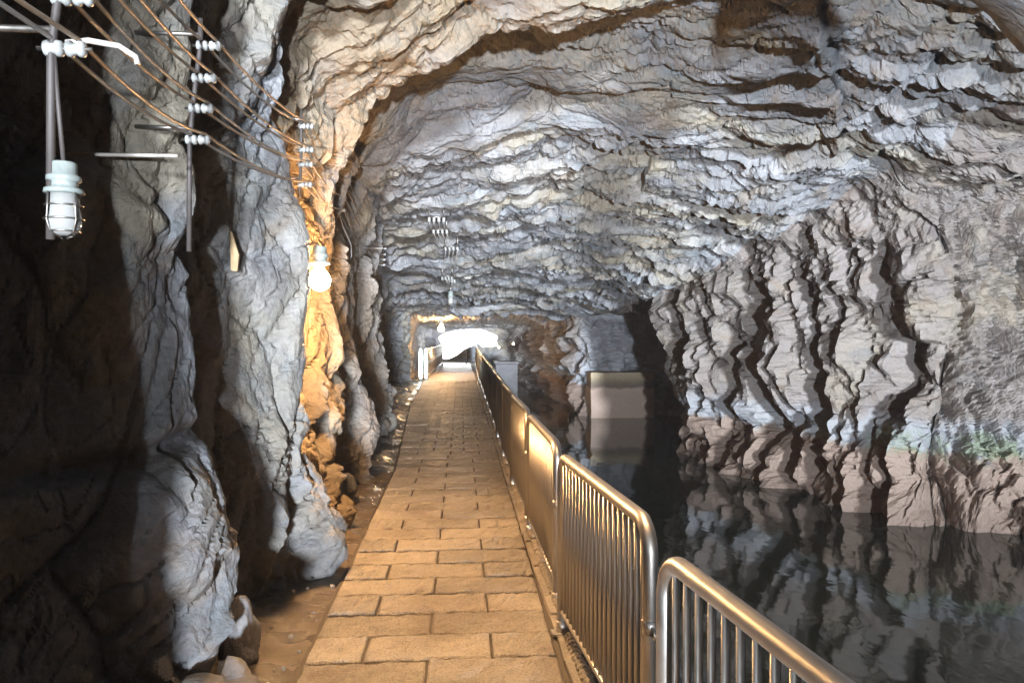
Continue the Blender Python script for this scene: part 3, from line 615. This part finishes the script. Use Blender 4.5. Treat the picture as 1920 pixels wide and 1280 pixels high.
bm = bmesh.new(); add_tube(bm, [(-.1, -.12, 0), (-.14, -.14, -.05), (-.22, -.14, -.05)], .02, 8); bm_obj('bracket', bm, M_DARKSTEEL, o)
for x, d, z, lab in ((1.62, 31.5, .98, 'small warm lamp just right of the bright exit, the left one of two'), (2.26, 31.8, 1.12, 'small warm lamp right of the bright exit, the right one of two')):
    lamp((x, d, z), lab, M_BULBTINY, .55, cage=False, arm=[(x, d, z + .06), (x, d, z + .1), (x, d + .3, z + .1)])

# ------------------------------------------------------------------ concrete piers, loose rocks
def rock_mesh(seed, s, sub=4):
    bm = bmesh.new(); bmesh.ops.create_icosphere(bm, subdivisions=sub, radius=1); V = np.array([v.co[:] for v in bm.verts]); n = V / np.linalg.norm(V, axis=1)[:, None]
    h, tn_, c = facets(V * .5 + seed * 3.1, (.75, .6, .7), seed, 1.6, .5, crack=.05); r_ = 1 + .5 * h + .15 * fbm(V + seed * 7, .9, 3) - .05 * c
    for v, q in zip(bm.verts, n * r_[:, None] * np.array(s)): v.co = q
    me = bpy.data.meshes.new('boulder'); 
    for f in bm.faces: f.smooth = True
    bm.to_mesh(me); bm.free(); at = me.attributes.new('tone', 'FLOAT', 'POINT'); at.data.foreach_set('value', (tn_ * .6 + .2).astype(np.float32)); me.materials.append(M_ROCK); return me
for k, (x, d, z, s, rz, lab) in enumerate([
 (-1.22, 6.55, .16, (.16, .22, .24), .3, 'brown boulder in the gap below the orange lit rock column'), (-1.13, 7.1, .13, (.13, .16, .22), 1.2, 'upright stone leaning in the dark cleft left of the far rib'),
 (-1.02, 3.25, .02, (.17, .20, .13), .8, 'flat tan stone at the bottom edge below the pale low rock'), (-1.22, 2.95, .02, (.14, .16, .12), 2., 'small tan stone at the bottom left beside the flat tan stone'),
 (-1.08, 3.72, .10, (.09, .10, .17), .2, 'dark narrow stone standing at the edge of the wet earth'), (-1.27, 12.2, .1, (.22, .3, .2), .2, 'rounded stone at the foot of the far left wall')]):
    o = mesh_obj('boulder', rock_mesh(k + 2, s)); o.location = (x, d, z); o.rotation_euler = (rnd.uniform(-.3, .3), rnd.uniform(-.3, .3), rz); tag(o, lab, 'boulder', 'loose stones at the foot of the left wall')
bm = bmesh.new(); add_tube(bm, [(-1.36, 4.62, 1.97), (-1.35, 4.6, 2.06), (-1.375, 4.6, 2.20)], [.022, .028, .008], 6); tag(bm_obj('wood_splinter', bm, M_WOOD, smooth=False), 'pointed orange splinter wedged in a crack of the grey rock rib', 'splinter')
bm = bmesh.new(); pp = [Vector((2.35, 3.5, 5.0)), Vector((2.55, 3.5, 4.2)), Vector((2.70, 3.5, 3.70)), Vector((3.1, 3.52, 3.30)), Vector((3.45, 3.5, 3.0)), Vector((3.8, 3.5, 2.66))]  # unseen spur, added to throw a shadow band across the ceiling
pts = [a.lerp(b, f) for a, b in zip(pp, pp[1:]) for f in (0, .2, .4, .6, .8)] + [pp[-1]]; nn_ = len(pts)
add_tube(bm, pts, [.50 - .26 * (i / (nn_ - 1)) for i in range(nn_)], 28)
V = np.array([v.co[:] for v in bm.verts]); J = np.stack([.10 * fbm(V, .5, 3, k) + .05 * fbm(V, .14, 2, k + 2) for k in (2, 6, 11)], 1)
for v, q in zip(bm.verts, J): v.co += Vector(q)
tag(bm_obj('shadow_spur', bm, M_ROCK), 'crooked spur of rock added out of view to cast a dark band on the ceiling', 'shadow caster')
# block of concrete in the mouth of the flooded side passage
bm = bmesh.new(); add_box(bm, (4.9, 22.75, -.9), (1.95, 1.0, 2.55), .03); bmesh.ops.subdivide_edges(bm, edges=bm.edges[:], cuts=9, use_grid_fill=True)
V = np.array([v.co[:] for v in bm.verts]); J = np.stack([fbm(V, .5, 3, k) for k in (1, 5, 9)], 1) * .035
for v, q in zip(bm.verts, J): v.co += Vector(q)
pier = tag(bm_obj('concrete_pier', bm, None, smooth=False), 'square concrete block standing in the water beside the black side passage', 'concrete block', 'concrete blocks in the water')
m, t, p = mat('stained_concrete'); pos = N(t, 'NewGeometry').outputs['Position']; sep = N(t, 'SeparateXYZ'); L(t, pos, sep.inputs[0])
n1 = noise(t, pos, 3, 7, .65); zz = math_(t, 'ADD', sep.outputs[2], math_(t, 'MULTIPLY', math_(t, 'SUBTRACT', n1, .5), .25))
c = ramp(t, math_(t, 'ADD', zz, .6), [(.30, (.27, .20, .16)), (.46, (.30, .225, .18)), (.55, (.10, .07, .055)), (.66, (.13, .10, .07)), (.82, (.25, .20, .13)), (1., (.32, .26, .18))])
c = mix(t, .5, c, ramp(t, noise(t, pos, 30, 5), [(.3, .6), (.7, 1.1)]), 'MULTIPLY'); L(t, c, p.inputs['Base Color']); p.inputs['Roughness'].default_value = .8; bump(t, p, n1, .6, .03); pier.data.materials.append(m)
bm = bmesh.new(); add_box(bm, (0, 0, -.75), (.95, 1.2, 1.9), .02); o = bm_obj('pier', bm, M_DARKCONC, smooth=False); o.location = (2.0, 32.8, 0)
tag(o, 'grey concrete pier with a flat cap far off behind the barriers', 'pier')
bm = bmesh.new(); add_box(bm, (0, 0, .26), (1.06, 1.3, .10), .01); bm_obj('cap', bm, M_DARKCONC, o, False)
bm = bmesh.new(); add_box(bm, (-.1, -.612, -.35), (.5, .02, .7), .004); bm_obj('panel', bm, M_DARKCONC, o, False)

# ------------------------------------------------------------------ damp air
bm = bmesh.new(); add_box(bm, (5.5, 15.5, 1.3), (24, 62, 9.6)); o = bm_obj('haze', bm, None, smooth=False); o['kind'] = 'stuff'
m, t, p = mat('damp_air'); t.nodes.remove(p); v = N(t, 'VolumePrincipled'); v.inputs['Color'].default_value = (.85, .9, 1., 1); v.inputs['Density'].default_value = .0014; v.inputs['Anisotropy'].default_value = .35
L(t, v.outputs[0], t.nodes['Material Output'].inputs['Volume']); o.data.materials.append(m)
